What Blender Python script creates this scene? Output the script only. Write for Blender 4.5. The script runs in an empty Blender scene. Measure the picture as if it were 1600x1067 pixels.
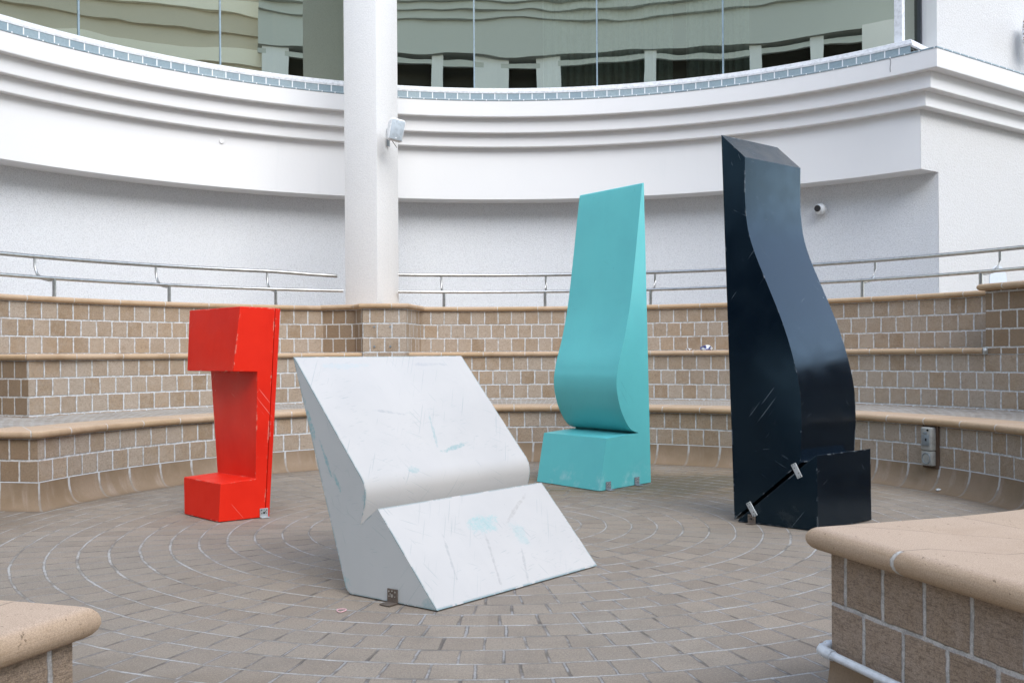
import bpy, bmesh, math, random
from mathutils import Vector, Matrix, noise as mnoise
random.seed(7)
R_ = math.radians
scene = bpy.context.scene
COL = scene.collection

# ------------------------------------------------------------------ helpers
def link(o, parent=None):
    COL.objects.link(o)
    if parent is not None:
        o.parent = parent
    return o

def mesh_obj(name, bm, mat, parent=None, smooth=None, recalc=True):
    if recalc:
        bmesh.ops.recalc_face_normals(bm, faces=bm.faces)
    me = bpy.data.meshes.new(name)
    bm.to_mesh(me); bm.free()
    if mat is not None:
        for m in (mat if isinstance(mat, (list, tuple)) else [mat]):
            me.materials.append(m)
    if smooth:
        me.shade_smooth()
        me.set_sharp_from_angle(angle=R_(smooth))
    return link(bpy.data.objects.new(name, me), parent)

def thing(name, label, cat, loc=(0, 0, 0), group=None):
    o = bpy.data.objects.new(name, None)
    o.location = loc
    o.empty_display_size = .1
    link(o)
    o['label'] = label; o['category'] = cat
    if group: o['group'] = group
    return o

def tag(o, label, cat, group=None):
    o['label'] = label; o['category'] = cat
    if group: o['group'] = group
    return o

def struct(o):
    o['kind'] = 'structure'
    return o

def reroot(root, children):
    """keep children in world place although root has a location"""
    for c in children:
        c.matrix_parent_inverse = Matrix.Translation(-Vector(root.location))

CX, CY = .0367, 5.9417          # centre of the round court
def pol(R, deg):
    a = R_(deg)
    return (CX + R * math.sin(a), CY + R * math.cos(a))

def arc(R, a0, a1, step=2.0):
    n = max(2, int(abs(a1 - a0) / step) + 1)
    return [pol(R, a0 + (a1 - a0) * i / n) for i in range(n + 1)]

def prune(P, clear):
    """drop samples so close to a sharp corner that mitred rows would fold over each other"""
    corner = [0] + [i for i in range(1, len(P) - 1) if (P[i] - P[i - 1]).angle(P[i + 1] - P[i]) > R_(22)] + [len(P) - 1]
    out = []
    for i, p in enumerate(P):
        if i in corner or all((p - P[c]).length > clear * 1.35 for c in corner[1:-1]): out.append(p)
    return out

def sector(name, Ra, Rb, a0, a1, z, z2, mat, parent, step=2.0):
    """flat ring sector, UV = (arc length, radius)"""
    bm = bmesh.new(); uvl = bm.loops.layers.uv.verify()
    n = max(2, int(abs(a1 - a0) / step)); rows = []
    for i in range(n + 1):
        a = a0 + (a1 - a0) * i / n
        rows.append([(bm.verts.new((*pol(R, a), zz)), (R_(a) * Ra, R - Ra)) for R, zz in ((Ra, z), (Rb, z2))])
    for i in range(n):
        q = (rows[i][0], rows[i + 1][0], rows[i + 1][1], rows[i][1])
        f = bm.faces.new([v[0] for v in q])
        for lp, v in zip(f.loops, q): lp[uvl].uv = v[1]
    return mesh_obj(name, bm, mat, parent)

def sweep_bm(path, prof, bm=None, caps=False, u0=0.0, v0=None):
    """path: plan points; prof: (offset to the left of travel, z). UV in metres."""
    bm = bm or bmesh.new()
    uvl = bm.loops.layers.uv.verify()
    P = prune([Vector(p) for p in path], max(abs(q[0]) for q in prof))
    n = len(P)
    nor = []
    for i in range(n):
        if i == 0: d = (P[1] - P[0]).normalized(); m = Vector((-d.y, d.x))
        elif i == n - 1: d = (P[-1] - P[-2]).normalized(); m = Vector((-d.y, d.x))
        else:
            a = (P[i] - P[i - 1]).normalized(); b = (P[i + 1] - P[i]).normalized()
            na = Vector((-a.y, a.x)); nb = Vector((-b.y, b.x))
            m = (na + nb).normalized(); m = m / max(.25, m.dot(na))
        nor.append(m)
    L = [u0]
    for i in range(1, n): L.append(L[-1] + (P[i] - P[i - 1]).length)
    V = [0.0]
    for j in range(1, len(prof)):
        V.append(V[-1] + math.hypot(prof[j][0] - prof[j - 1][0], prof[j][1] - prof[j - 1][1]))
    if v0 is not None:
        V = [q[1] - v0 for q in prof]
    vs = [[bm.verts.new((P[i].x + nor[i].x * o, P[i].y + nor[i].y * o, z)) for (o, z) in prof] for i in range(n)]
    for i in range(n - 1):
        for j in range(len(prof) - 1):
            f = bm.faces.new((vs[i][j], vs[i + 1][j], vs[i + 1][j + 1], vs[i][j + 1]))
            for lp, (ii, jj) in zip(f.loops, ((i, j), (i + 1, j), (i + 1, j + 1), (i, j + 1))):
                lp[uvl].uv = (L[ii], V[jj])
    if caps:
        for row in (vs[0], vs[-1]):
            try:
                f = bm.faces.new(row)
                for k, lp in enumerate(f.loops):
                    lp[uvl].uv = (prof[k][0] if k < len(prof) else 0, prof[k][1] if k < len(prof) else 0)
            except ValueError:
                pass
    return bm

def sweep(name, path, prof, mat, parent, smooth=30, caps=False, v0=None, u0=0.0):
    return mesh_obj(name, sweep_bm(path, prof, caps=caps, v0=v0, u0=u0), mat, parent, smooth, recalc=caps)

def box_bm(bm, sx, sy, sz, M=None, bevel=0.0, seg=2):
    r = bmesh.ops.create_cube(bm, size=1.0)
    vs = r['verts']
    bmesh.ops.scale(bm, verts=vs, vec=(sx, sy, sz))
    if bevel:
        es = list({e for v in vs for e in v.link_edges})
        q = bmesh.ops.bevel(bm, geom=es, offset=bevel, segments=seg, profile=.5, affect='EDGES')
        vs = list({v for f in q['faces'] for v in f.verts} | {v for v in vs if v.is_valid})
    if M is not None:
        bmesh.ops.transform(bm, matrix=M, verts=[v for v in vs if v.is_valid])
    return vs

def cyl_bm(bm, r, h, M=None, seg=20, r2=None):
    q = bmesh.ops.create_cone(bm, cap_ends=True, segments=seg, radius1=r, radius2=r if r2 is None else r2, depth=h)
    if M is not None:
        bmesh.ops.transform(bm, matrix=M, verts=q['verts'])

def tube_bm(pts, r, bm=None, seg=12):
    bm = bm or bmesh.new()
    P = [Vector(p) for p in pts]
    rings = []
    up = Vector((0, 0, 1))
    for i, p in enumerate(P):
        t = (P[min(i + 1, len(P) - 1)] - P[max(i - 1, 0)]).normalized()
        a = up if abs(t.dot(up)) < .95 else Vector((1, 0, 0))
        s = t.cross(a).normalized(); b = s.cross(t).normalized()
        rr = r[i] if isinstance(r, (list, tuple)) else r
        rings.append([bm.verts.new(p + (s * math.cos(2 * math.pi * k / seg) + b * math.sin(2 * math.pi * k / seg)) * rr) for k in range(seg)])
    for i in range(len(P) - 1):
        for k in range(seg):
            bm.faces.new((rings[i][k], rings[i][(k + 1) % seg], rings[i + 1][(k + 1) % seg], rings[i + 1][k]))
    bm.faces.new(rings[0][::-1]); bm.faces.new(rings[-1])
    return bm

def frame(loc, xaxis, zaxis=(0, 0, 1)):
    """matrix with local x along xaxis, z near zaxis"""
    x = Vector(xaxis).normalized(); z = Vector(zaxis)
    y = z.cross(x).normalized(); z = x.cross(y).normalized()
    M = Matrix((x, y, z)).transposed().to_4x4()
    M.translation = Vector(loc)
    return M

# ------------------------------------------------------------------ node helper
class NT:
    def __init__(s, name):
        s.m = bpy.data.materials.new(name); s.m.use_nodes = True
        s.t = s.m.node_tree; s.t.nodes.clear()
        s.out = s.t.nodes.new('ShaderNodeOutputMaterial')
        s.b = s.t.nodes.new('ShaderNodeBsdfPrincipled')
        s.t.links.new(s.b.outputs[0], s.out.inputs[0])
    def put(s, inp, v):
        if isinstance(v, bpy.types.NodeSocket): s.t.links.new(v, inp)
        elif isinstance(v, (tuple, list)):
            n = len(inp.default_value)
            v = tuple(v) + (1.0,) * (n - len(v)); inp.default_value = v[:n]
        else: inp.default_value = v
    def N(s, typ, ins=None, out=0, **kw):
        n = s.t.nodes.new(typ)
        for k, v in kw.items(): setattr(n, k, v)
        for k, v in (ins or {}).items(): s.put(n.inputs[k], v)
        return n.outputs[out]
    def M(s, op, a, b=None, c=None, clamp=False):
        n = s.t.nodes.new('ShaderNodeMath'); n.operation = op; n.use_clamp = clamp
        for i, v in enumerate((a, b, c)):
            if v is not None: s.put(n.inputs[i], v)
        return n.outputs[0]
    def mix(s, f, a, b, mode='MIX'):
        n = s.t.nodes.new('ShaderNodeMix'); n.data_type = 'RGBA'; n.blend_type = mode
        s.put(n.inputs[0], f); s.put(n.inputs[6], a); s.put(n.inputs[7], b)
        return n.outputs[2]
    def noise(s, v, scale, detail=3, rough=.5, dist=0, out=0):
        return s.N('ShaderNodeTexNoise', {'Vector': v, 'Scale': scale, 'Detail': detail, 'Roughness': rough, 'Distortion': dist}, out)
    def sstep(s, v, a, b, o0=0.0, o1=1.0):
        return s.N('ShaderNodeMapRange', {'Value': v, 'From Min': a, 'From Max': b, 'To Min': o0, 'To Max': o1}, interpolation_type='SMOOTHSTEP')
    def uv(s): return s.N('ShaderNodeTexCoord', out=2)
    def pos(s): return s.N('ShaderNodeNewGeometry', out=0)
    def xyz(s, v):
        n = s.t.nodes.new('ShaderNodeSeparateXYZ'); s.put(n.inputs[0], v); return n.outputs
    def vec(s, x, y, z=0.0): return s.N('ShaderNodeCombineXYZ', {0: x, 1: y, 2: z})
    def mapv(s, v, scale=(1, 1, 1), rot=(0, 0, 0), loc=(0, 0, 0)):
        return s.N('ShaderNodeMapping', {'Vector': v, 'Scale': scale, 'Rotation': rot, 'Location': loc})
    def bump(s, h, dist=.01, strength=1.0, normal=None):
        ins = {'Height': h, 'Distance': dist, 'Strength': strength}
        if normal is not None: ins['Normal'] = normal
        return s.N('ShaderNodeBump', ins)
    def fin(s, color=None, rough=None, normal=None, spec=None, metal=None, coat=None):
        for k, v in (('Base Color', color), ('Roughness', rough), ('Normal', normal), ('Specular IOR Level', spec), ('Metallic', metal), ('Coat Weight', coat)):
            if v is not None: s.put(s.b.inputs[k], v)
        return s.m

# ------------------------------------------------------------------ materials
H = .15
def tile_wall(name, tan=(.47, .355, .245), brown=(.33, .24, .155), pale=(.52, .45, .375), palefac=.75, joint=(.62, .64, .66), comb=.5, jw=.0065):
    t = NT(name)
    uv = t.uv(); pos = t.pos()
    wob = t.noise(pos, 9, 3, .6, out=1)
    wob = t.N('ShaderNodeVectorMath', {0: wob, 1: (.5, .5, .5)}, operation='SUBTRACT')
    wob = t.N('ShaderNodeVectorMath', {0: wob, 'Scale': .012}, operation='SCALE')
    uvw = t.N('ShaderNodeVectorMath', {0: uv, 1: wob}, operation='ADD')
    o = t.xyz(uvw); u, v = o[0], o[1]
    vr = t.M('DIVIDE', v, H); row = t.M('FLOOR', vr); fv = t.M('FRACT', vr)
    ur = t.M('ADD', t.M('DIVIDE', u, H), t.M('MULTIPLY', t.M('MODULO', t.M('ADD', row, 20), 2), .5))
    colm = t.M('FLOOR', ur); fu = t.M('FRACT', ur)
    du = t.M('MINIMUM', fu, t.M('SUBTRACT', 1, fu)); dv = t.M('MINIMUM', fv, t.M('SUBTRACT', 1, fv))
    d = t.M('MULTIPLY', t.M('MINIMUM', du, dv), H)
    edge = t.noise(pos, 55, 2, .6)
    d2 = t.M('ADD', d, t.M('MULTIPLY', t.M('SUBTRACT', edge, .5), .0055))
    tile = t.sstep(d2, jw - .0022, jw + .0022)
    w = t.N('ShaderNodeTexWhiteNoise', {'Vector': t.vec(colm, row, 3.3)}, out=0, noise_dimensions='3D')
    w2 = t.N('ShaderNodeTexWhiteNoise', {'Vector': t.vec(colm, row, 9.1)}, out=0, noise_dimensions='3D')
    c = t.mix(w, tan, brown)
    big = t.noise(pos, .9, 4, .6)
    eff = t.M('MULTIPLY', t.sstep(t.M('ADD', t.M('MULTIPLY', big, .75), t.M('MULTIPLY', w2, .35)), .38, .70), palefac)
    c = t.mix(eff, c, pale)
    sm = t.noise(pos, 14, 5, .75)
    c = t.mix(t.sstep(sm, .42, .7, 0, .5), c, pale)
    c = t.mix(t.sstep(sm, .44, .28, 0, .4), c, (.20, .14, .09))
    g3 = t.noise(pos, 95, 3, .8)
    c = t.mix(t.sstep(g3, .48, .64, 0, .45), c, (.17, .125, .085))
    grain = t.noise(pos, 330, 4, .8)
    c = t.mix(t.sstep(grain, .36, .66, .0, .6), c, (.13, .095, .07))
    gr = t.mapv(uv, (30, 170, 1)); st = t.noise(gr, 1, 4, .8, 1.1)
    c = t.mix(t.sstep(st, .46, .64, 0, comb * .6), c, (.14, .10, .075))
    jc = t.mix(t.sstep(t.noise(pos, 30, 4, .7), .40, .68), joint, (.38, .36, .34))
    jc = t.mix(t.sstep(t.noise(pos, 240, 3, .7), .4, .7, 0, .35), jc, (.25, .23, .21))
    c = t.mix(tile, jc, c)
    hgt = t.M('ADD', t.M('MULTIPLY', tile, 1.0), t.M('ADD', t.M('MULTIPLY', grain, .35), t.M('MULTIPLY', st, comb * .8)))
    return t.fin(c, .9, t.bump(hgt, .003 + .003 * comb, .9), spec=.25)

M_TILE = tile_wall('sandstone tiles')
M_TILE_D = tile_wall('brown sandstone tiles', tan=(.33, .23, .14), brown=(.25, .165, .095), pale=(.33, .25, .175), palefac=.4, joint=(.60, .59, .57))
M_TILE_F = tile_wall('combed sandstone tiles', tan=(.50, .375, .27), brown=(.40, .295, .205), pale=(.55, .44, .36), palefac=.35, joint=(.60, .57, .54), comb=.9, jw=.006)

def coping_mat(name, pitch, base=(.49, .34, .20), dark=(.33, .22, .125), pink=(.56, .42, .31), jw=.006, topdark=False):
    t = NT(name)
    uv = t.uv(); pos = t.pos(); o = t.xyz(uv)
    ur = t.M('DIVIDE', t.M('ADD', o[0], t.M('MULTIPLY', t.noise(pos, 18, 2), .012)), pitch); fu = t.M('FRACT', ur)
    d = t.M('MULTIPLY', t.M('MINIMUM', fu, t.M('SUBTRACT', 1, fu)), pitch)
    w = t.N('ShaderNodeTexWhiteNoise', {'W': t.M('FLOOR', ur)}, out=0, noise_dimensions='1D')
    body = t.sstep(d, jw * .5, jw)
    c = t.mix(t.M('MULTIPLY', w, .7), base, pink)
    c = t.mix(t.sstep(t.noise(pos, 3.5, 5, .65), .42, .75, 0, .75), c, dark)
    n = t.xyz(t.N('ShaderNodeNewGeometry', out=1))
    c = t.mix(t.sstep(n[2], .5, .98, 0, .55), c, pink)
    gr = t.noise(pos, 360, 4, .8)
    c = t.mix(t.sstep(gr, .36, .68, 0, .6), c, (.2, .14, .09))
    pit = t.noise(pos, 75, 2, .5)
    c = t.mix(t.sstep(pit, .69, .74, 0, .7), c, (.12, .08, .05))
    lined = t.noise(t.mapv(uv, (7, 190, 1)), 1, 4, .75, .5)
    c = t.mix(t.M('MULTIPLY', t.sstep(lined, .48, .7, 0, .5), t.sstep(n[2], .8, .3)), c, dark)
    jb = t.sstep(t.noise(pos, 60, 4, .7), .35, .7)
    jcol = t.mix(jb, (.58, .56, .53), (.36, .32, .28))
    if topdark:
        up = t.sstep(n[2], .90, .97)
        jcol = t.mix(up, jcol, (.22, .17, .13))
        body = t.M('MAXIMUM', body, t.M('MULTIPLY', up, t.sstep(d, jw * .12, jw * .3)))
    c = t.mix(body, jcol, c)
    h = t.M('ADD', body, t.M('ADD', t.M('MULTIPLY', gr, .35), t.M('MULTIPLY', lined, .35)))
    return t.fin(c, .85, t.bump(h, .003, .7), spec=.3)
M_COP = coping_mat('bench coping stone', .45)
M_COP1 = coping_mat('lower bench coping stone', .36)
M_COPF = coping_mat('near coping stone', .40, base=(.47, .335, .21), pink=(.57, .43, .33), jw=.008, topdark=True)

def cove_mat():
    t = NT('cove skirting tile')
    uv = t.uv(); pos = t.pos(); o = t.xyz(uv)
    ur = t.M('DIVIDE', t.M('ADD', o[0], t.M('MULTIPLY', o[1], .05)), .30); fu = t.M('FRACT', ur)
    d = t.M('MULTIPLY', t.M('MINIMUM', fu, t.M('SUBTRACT', 1, fu)), .30)
    d = t.M('ADD', d, t.M('MULTIPLY', t.M('SUBTRACT', t.noise(pos, 30, 3), .5), .01))
    body = t.sstep(d, .007, .012)
    topj = t.sstep(o[1], .006, .010)
    body = t.M('MULTIPLY', body, topj)
    c = t.mix(t.sstep(t.noise(pos, 2.2, 4, .6), .35, .7), (.265, .195, .135), (.20, .14, .085))
    c = t.mix(t.sstep(t.noise(t.mapv(uv, (9, 2, 1)), 1, 3, .6), .5, .8, 0, .4), c, (.47, .40, .35))
    low = t.sstep(t.M('ADD', o[1], t.M('MULTIPLY', t.noise(pos, 5, 3), .1)), .17, .27, 0, .55)
    c = t.mix(low, c, (.20, .14, .085))
    c = t.mix(t.sstep(t.noise(pos, 160, 2, .7), .42, .7, 0, .35), c, (.15, .11, .08))
    jcv = t.mix(t.sstep(t.M('ADD', o[1], t.M('MULTIPLY', t.noise(pos, 25, 3), .12)), .08, .20), (.44, .44, .44), (.24, .20, .16))
    c = t.mix(body, jcv, c)
    return t.fin(c, .8, t.bump(t.M('ADD', body, t.M('MULTIPLY', t.noise(pos, 120, 2), .3)), .002, .6), spec=.3)
M_COVE = cove_mat()

def slab_mat():
    t = NT('near bench slabs')
    uv = t.uv(); pos = t.pos(); o = t.xyz(uv); P = .335
    ur = t.M('DIVIDE', o[0], P); vr = t.M('DIVIDE', o[1], P)
    fu = t.M('FRACT', ur); fv = t.M('FRACT', vr)
    d = t.M('MULTIPLY', t.M('MINIMUM', t.M('MINIMUM', fu, t.M('SUBTRACT', 1, fu)), t.M('MINIMUM', fv, t.M('SUBTRACT', 1, fv))), P)
    body = t.sstep(d, .0015, .0035)
    w = t.N('ShaderNodeTexWhiteNoise', {'Vector': t.vec(t.M('FLOOR', ur), t.M('FLOOR', vr), 1)}, out=0, noise_dimensions='3D')
    c = t.mix(w, (.57, .43, .335), (.52, .39, .30))
    c = t.mix(t.sstep(t.noise(pos, 360, 4, .8), .36, .68, 0, .55), c, (.27, .2, .14))
    c = t.mix(t.sstep(t.noise(pos, 5, 4, .6), .5, .8, 0, .4), c, (.45, .33, .23))
    c = t.mix(body, (.22, .18, .15), c)
    return t.fin(c, .85, t.bump(t.M('ADD', body, t.M('MULTIPLY', t.noise(pos, 150, 2), .4)), .002, .6), spec=.3)
M_SLAB = slab_mat()

def mosaic_mat():
    t = NT('bench mosaic paving')
    uv = t.uv(); pos = t.pos(); o = t.xyz(uv); P = .05
    vr = t.M('DIVIDE', o[1], P); row = t.M('FLOOR', vr)
    ur = t.M('ADD', t.M('DIVIDE', o[0], .09), t.M('MULTIPLY', t.M('MODULO', row, 2), .5))
    fu = t.M('FRACT', ur); fv = t.M('FRACT', vr)
    d = t.M('MINIMUM', t.M('MULTIPLY', t.M('MINIMUM', fu, t.M('SUBTRACT', 1, fu)), .09), t.M('MULTIPLY', t.M('MINIMUM', fv, t.M('SUBTRACT', 1, fv)), P))
    body = t.sstep(d, .003, .006)
    w = t.N('ShaderNodeTexWhiteNoise', {'Vector': t.vec(t.M('FLOOR', ur), row, 1)}, out=0, noise_dimensions='3D')
    c = t.mix(w, (.30, .26, .215), (.20, .17, .14))
    c = t.mix(t.sstep(t.noise(pos, 4, 3), .4, .7, 0, .5), c, (.36, .33, .30))
    c = t.mix(body, (.42, .41, .39), c)
    return t.fin(c, .85, t.bump(body, .003, .6), spec=.3)
M_MOS = mosaic_mat()

PCX, PCY = -.10, 5.78
def floor_mat():
    t = NT('ring paving')
    pos = t.pos(); o = t.xyz(pos)
    wn = t.N('ShaderNodeVectorMath', {0: t.N('ShaderNodeVectorMath', {0: t.noise(pos, 5, 3, .6, out=1), 1: (.5, .5, .5)}, operation='SUBTRACT'), 'Scale': .018}, operation='SCALE')
    w3 = t.xyz(wn)
    x = t.M('ADD', t.M('SUBTRACT', o[0], PCX), w3[0]); y = t.M('ADD', t.M('SUBTRACT', o[1], PCY), w3[1])
    R = t.M('SQRT', t.M('ADD', t.M('MULTIPLY', x, x), t.M('MULTIPLY', y, y)))
    th = t.M('ARCTAN2', x, y)
    rr = t.M('SUBTRACT', t.M('DIVIDE', R, H), .4); k = t.M('FLOOR', rr); fr = t.M('FRACT', rr)
    Nn = t.M('ROUND', t.M('MULTIPLY', t.M('ADD', k, .9), 2 * math.pi))
    rnd = t.N('ShaderNodeTexWhiteNoise', {'W': k}, out=0, noise_dimensions='1D')
    tt = t.M('ADD', t.M('MULTIPLY', t.M('DIVIDE', th, 2 * math.pi), Nn), t.M('MULTIPLY', rnd, 1))
    ft = t.M('FRACT', tt); ct = t.M('FLOOR', tt)
    dr = t.M('MULTIPLY', t.M('MINIMUM', fr, t.M('SUBTRACT', 1, fr)), H)
    dt = t.M('MULTIPLY', t.M('MINIMUM', ft, t.M('SUBTRACT', 1, ft)), H)
    en = t.M('MULTIPLY', t.M('SUBTRACT', t.noise(pos, 45, 3, .65), .5), .006)
    bigj = t.noise(pos, 1.3, 3, .6)
    wr = t.sstep(bigj, .3, .7, .0040, .0068)
    jr = t.M('SUBTRACT', 1, t.sstep(t.M('SUBTRACT', t.M('ADD', dr, en), wr), -.0012, .0018))
    jt = t.M('SUBTRACT', 1, t.sstep(t.M('SUBTRACT', t.M('ADD', dt, en), t.M('MULTIPLY', wr, .75)), -.0012, .0018))
    w = t.N('ShaderNodeTexWhiteNoise', {'Vector': t.vec(k, ct, 2.0)}, out=0, noise_dimensions='3D')
    c = t.mix(w, (.36, .295, .225), (.28, .225, .17))
    wv = t.N('ShaderNodeTexWhiteNoise', {'Vector': t.vec(k, ct, 8.0)}, out=0, noise_dimensions='3D')
    c = t.mix(t.sstep(wv, .8, 1, 0, .7), c, (.37, .305, .235))
    c = t.mix(t.sstep(t.noise(pos, .8, 5, .6), .4, .65, 0, .6), c, (.30, .265, .215))
    c = t.mix(t.sstep(t.noise(pos, 7, 5, .7), .45, .8, 0, .55), c, (.18, .155, .125))
    # brown-green algae where water stands, behind the centre
    sx = t.M('SUBTRACT', o[0], 1.35); sy = t.M('SUBTRACT', o[1], 7.55)
    sd = t.M('SQRT', t.M('ADD', t.M('MULTIPLY', t.M('MULTIPLY', sx, sx), .45), t.M('MULTIPLY', sy, sy)))
    sd = t.M('ADD', sd, t.M('MULTIPLY', t.M('SUBTRACT', t.noise(pos, 1.7, 5, .65), .5), 1.5))
    c = t.mix(t.sstep(sd, 1.35, .5, 0, .85), c, (.25, .17, .085))
    c = t.mix(t.sstep(t.M('ADD', sd, t.noise(pos, 6, 4)), 1.25, .8, 0, .8), c, (.10, .085, .04))
    # damp dirt band along the foot of the benches
    qx = t.M('SUBTRACT', o[0], CX); qy = t.M('SUBTRACT', o[1], CY)
    Rs = t.M('SQRT', t.M('ADD', t.M('MULTIPLY', qx, qx), t.M('MULTIPLY', qy, qy)))
    band = t.sstep(t.M('ADD', Rs, t.M('MULTIPLY', t.noise(pos, 3, 4), .5)), 3.1, 3.5, 0, .75)
    band = t.M('MULTIPLY', band, t.sstep(Rs, 4.2, 3.9))
    c = t.mix(band, c, (.19, .14, .09))
    gr = t.noise(pos, 300, 4, .85)
    c = t.mix(t.sstep(gr, .40, .66, 0, .7), c, (.11, .09, .075))
    c = t.mix(t.sstep(t.noise(pos, 140, 2, .8), .62, .72, 0, .6), c, (.44, .41, .38))
    eb = t.M('SUBTRACT', t.sstep(t.M('SUBTRACT', t.M('MINIMUM', dr, dt), wr), .004, .0005), 0)
    c = t.mix(t.M('MULTIPLY', eb, t.sstep(t.noise(pos, 9, 3), .4, .6, .15, .75)), c, (.10, .085, .07))
    lj = t.mix(t.sstep(t.noise(pos, 4, 4, .7), .40, .66), (.45, .44, .42), (.18, .16, .135))
    dj = t.mix(t.sstep(t.noise(pos, 5.5, 4, .7), .42, .62), (.34, .335, .33), (.10, .085, .075))
    brk = t.sstep(t.noise(pos, 22, 4, .7), .35, .70, 1, .7)
    c = t.mix(t.M('MULTIPLY', t.M('MULTIPLY', jt, .8), brk), c, dj)
    c = t.mix(t.M('MULTIPLY', t.M('MULTIPLY', jr, .9), brk), c, lj)
    g2 = t.noise(pos, 110, 3, .8)
    c = t.mix(t.sstep(g2, .42, .66, 0, .5), c, (.15, .125, .105))
    c = t.mix(t.sstep(g2, .40, .28, 0, .5), c, (.41, .355, .30))
    h = t.M('SUBTRACT', t.M('ADD', t.M('MULTIPLY', t.M('ADD', gr, g2), .35), t.M('MULTIPLY', wv, .5)), t.M('MAXIMUM', jr, jt))
    rough = t.sstep(t.noise(pos, 2.5, 4), .3, .7, .72, .92)
    return t.fin(c, rough, t.bump(h, .003, .8), spec=.35)
M_FLOOR = floor_mat()

def stucco(name, base=(.74, .75, .77), spk=(.42, .44, .47), fac=.55, scale=62, dist=.012):
    t = NT(name); pos = t.pos()
    n = t.noise(pos, scale, 3, .7); n2 = t.noise(pos, scale * 1.25, 3, .75)
    c = t.mix(t.sstep(n2, .46, .62, 0, fac), base, spk)
    c = t.mix(t.sstep(t.noise(pos, .5, 4, .6), .4, .75, 0, .25), c, (.62, .63, .65))
    drip = t.noise(t.mapv(pos, (2.5, 2.5, .25)), 1, 4, .6)
    c = t.mix(t.sstep(drip, .52, .8, 0, .25), c, (.55, .56, .57))
    return t.fin(c, .9, t.bump(t.M('ADD', n, t.M('MULTIPLY', n2, .5)), dist, .8), spec=.2)
M_STUC = stucco('pebbledash wall', base=(.66, .675, .70), spk=(.44, .455, .48), fac=.6, scale=68, dist=.009)
M_STUC_W = stucco('side wall render', base=(.60, .60, .60), spk=(.50, .49, .48), fac=.45, scale=48, dist=.010)
M_STUC_S = stucco('rough white render', base=(.76, .76, .76), spk=(.60, .60, .61), fac=.4, scale=60, dist=.005)

def white_paint():
    t = NT('white painted plaster'); pos = t.pos()
    c = t.mix(t.sstep(t.noise(pos, .6, 4, .6), .35, .75, 0, .5), (.70, .70, .705), (.66, .665, .675))
    st = t.noise(t.mapv(pos, (6, 6, .5)), 1, 4, .6)
    c = t.mix(t.sstep(st, .58, .85, 0, .3), c, (.58, .60, .62))
    return t.fin(c, .6, t.bump(t.noise(pos, 35, 3), .002, .3), spec=.3)
M_WHITE = white_paint()

def blue_tiles():
    t = NT('blue grey ledge tiles'); uv = t.uv(); pos = t.pos(); o = t.xyz(uv)
    ur = t.M('DIVIDE', o[0], .153); fu = t.M('FRACT', ur)
    d = t.M('MULTIPLY', t.M('MINIMUM', fu, t.M('SUBTRACT', 1, fu)), .153)
    body = t.sstep(d, .0045, .0075)
    w = t.N('ShaderNodeTexWhiteNoise', {'W': t.M('FLOOR', ur)}, out=0, noise_dimensions='1D')
    c = t.mix(w, (.20, .275, .32), (.28, .35, .38))
    c = t.mix(t.sstep(t.noise(pos, 40, 4, .7), .4, .7, 0, .5), c, (.17, .23, .26))
    c = t.mix(body, (.72, .74, .76), c)
    return t.fin(c, .45, t.bump(body, .002, .5))
M_BLUE = blue_tiles()

def simple(name, col, rough=.5, metal=0.0, spec=.5, bumps=0.0, var=.12):
    t = NT(name); pos = t.pos()
    n = t.noise(pos, 25, 4, .6)
    dk = tuple(v * (1 - var * 2.2) for v in col)
    c = t.mix(t.sstep(n, .4, .75), col, dk)
    nm = t.bump(t.noise(pos, 90, 3), .001, bumps) if bumps else None
    return t.fin(c, rough, nm, spec=spec, metal=metal)
M_STEEL = simple('brushed stainless steel', (.47, .47, .46), .30, 1.0)
M_GALV = simple('galvanised plate', (.50, .53, .54), .45, .6)
M_RUSTP = simple('weathered steel plate', (.22, .18, .15), .55, .7, var=.2)
M_HOLE = simple('screw hole', (.02, .02, .02), .7)
M_SCREW = simple('screw head', (.75, .75, .74), .3, .9)
M_PVC = simple('white conduit', (.60, .63, .66), .4)
M_PLAS = simple('white plastic', (.74, .76, .78), .4)
M_GRILL = simple('grey speaker grille', (.44, .50, .55), .5)
M_GREYP = simple('grey plastic', (.33, .33, .31), .45)
M_GREYD = simple('dark grey plastic', (.20, .23, .25), .4)
M_BLACK = simple('black plastic', (.012, .012, .014), .25)
M_RUST = simple('rust', (.33, .14, .04), .9, var=.3)
M_SEAL = simple('pane seal', (.22, .30, .36), .4)
M_ALU = simple('white window frame', (.68, .70, .73), .35)
M_MULL = simple('dark mullion', (.03, .035, .045), .35)
M_BROWN = simple('brown sealant', (.09, .055, .035), .9)
M_CHALK = simple('pink chalk', (.70, .42, .44), .95)
M_CRACK = simple('hairline crack', (.22, .22, .23), .9)
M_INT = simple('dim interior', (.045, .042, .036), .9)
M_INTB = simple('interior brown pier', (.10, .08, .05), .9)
M_CURT = simple('grey curtain', (.42, .46, .44), .9)
M_PATCH = simple('pale blue patch', (.60, .655, .72), .8, var=.03)  # the round wall patch's own colour

def glass_mat():
    t = NT('green tinted glass'); pos = t.pos()
    n = t.noise(t.mapv(pos, (.7, .7, 1.1)), 1.0, 2, .4)
    nb = t.bump(n, .0026, 1.0)
    gl = t.N('ShaderNodeBsdfGlossy', {'Color': (.64, .68, .59), 'Roughness': .0, 'Normal': nb})
    tr = t.N('ShaderNodeBsdfTransparent', {'Color': (.42, .50, .46)})
    mx = t.N('ShaderNodeMixShader', {0: .66, 1: tr, 2: gl})
    t.t.links.new(mx, t.out.inputs[0]); t.t.nodes.remove(t.b)
    return t.m
M_GLASS = glass_mat()

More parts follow.
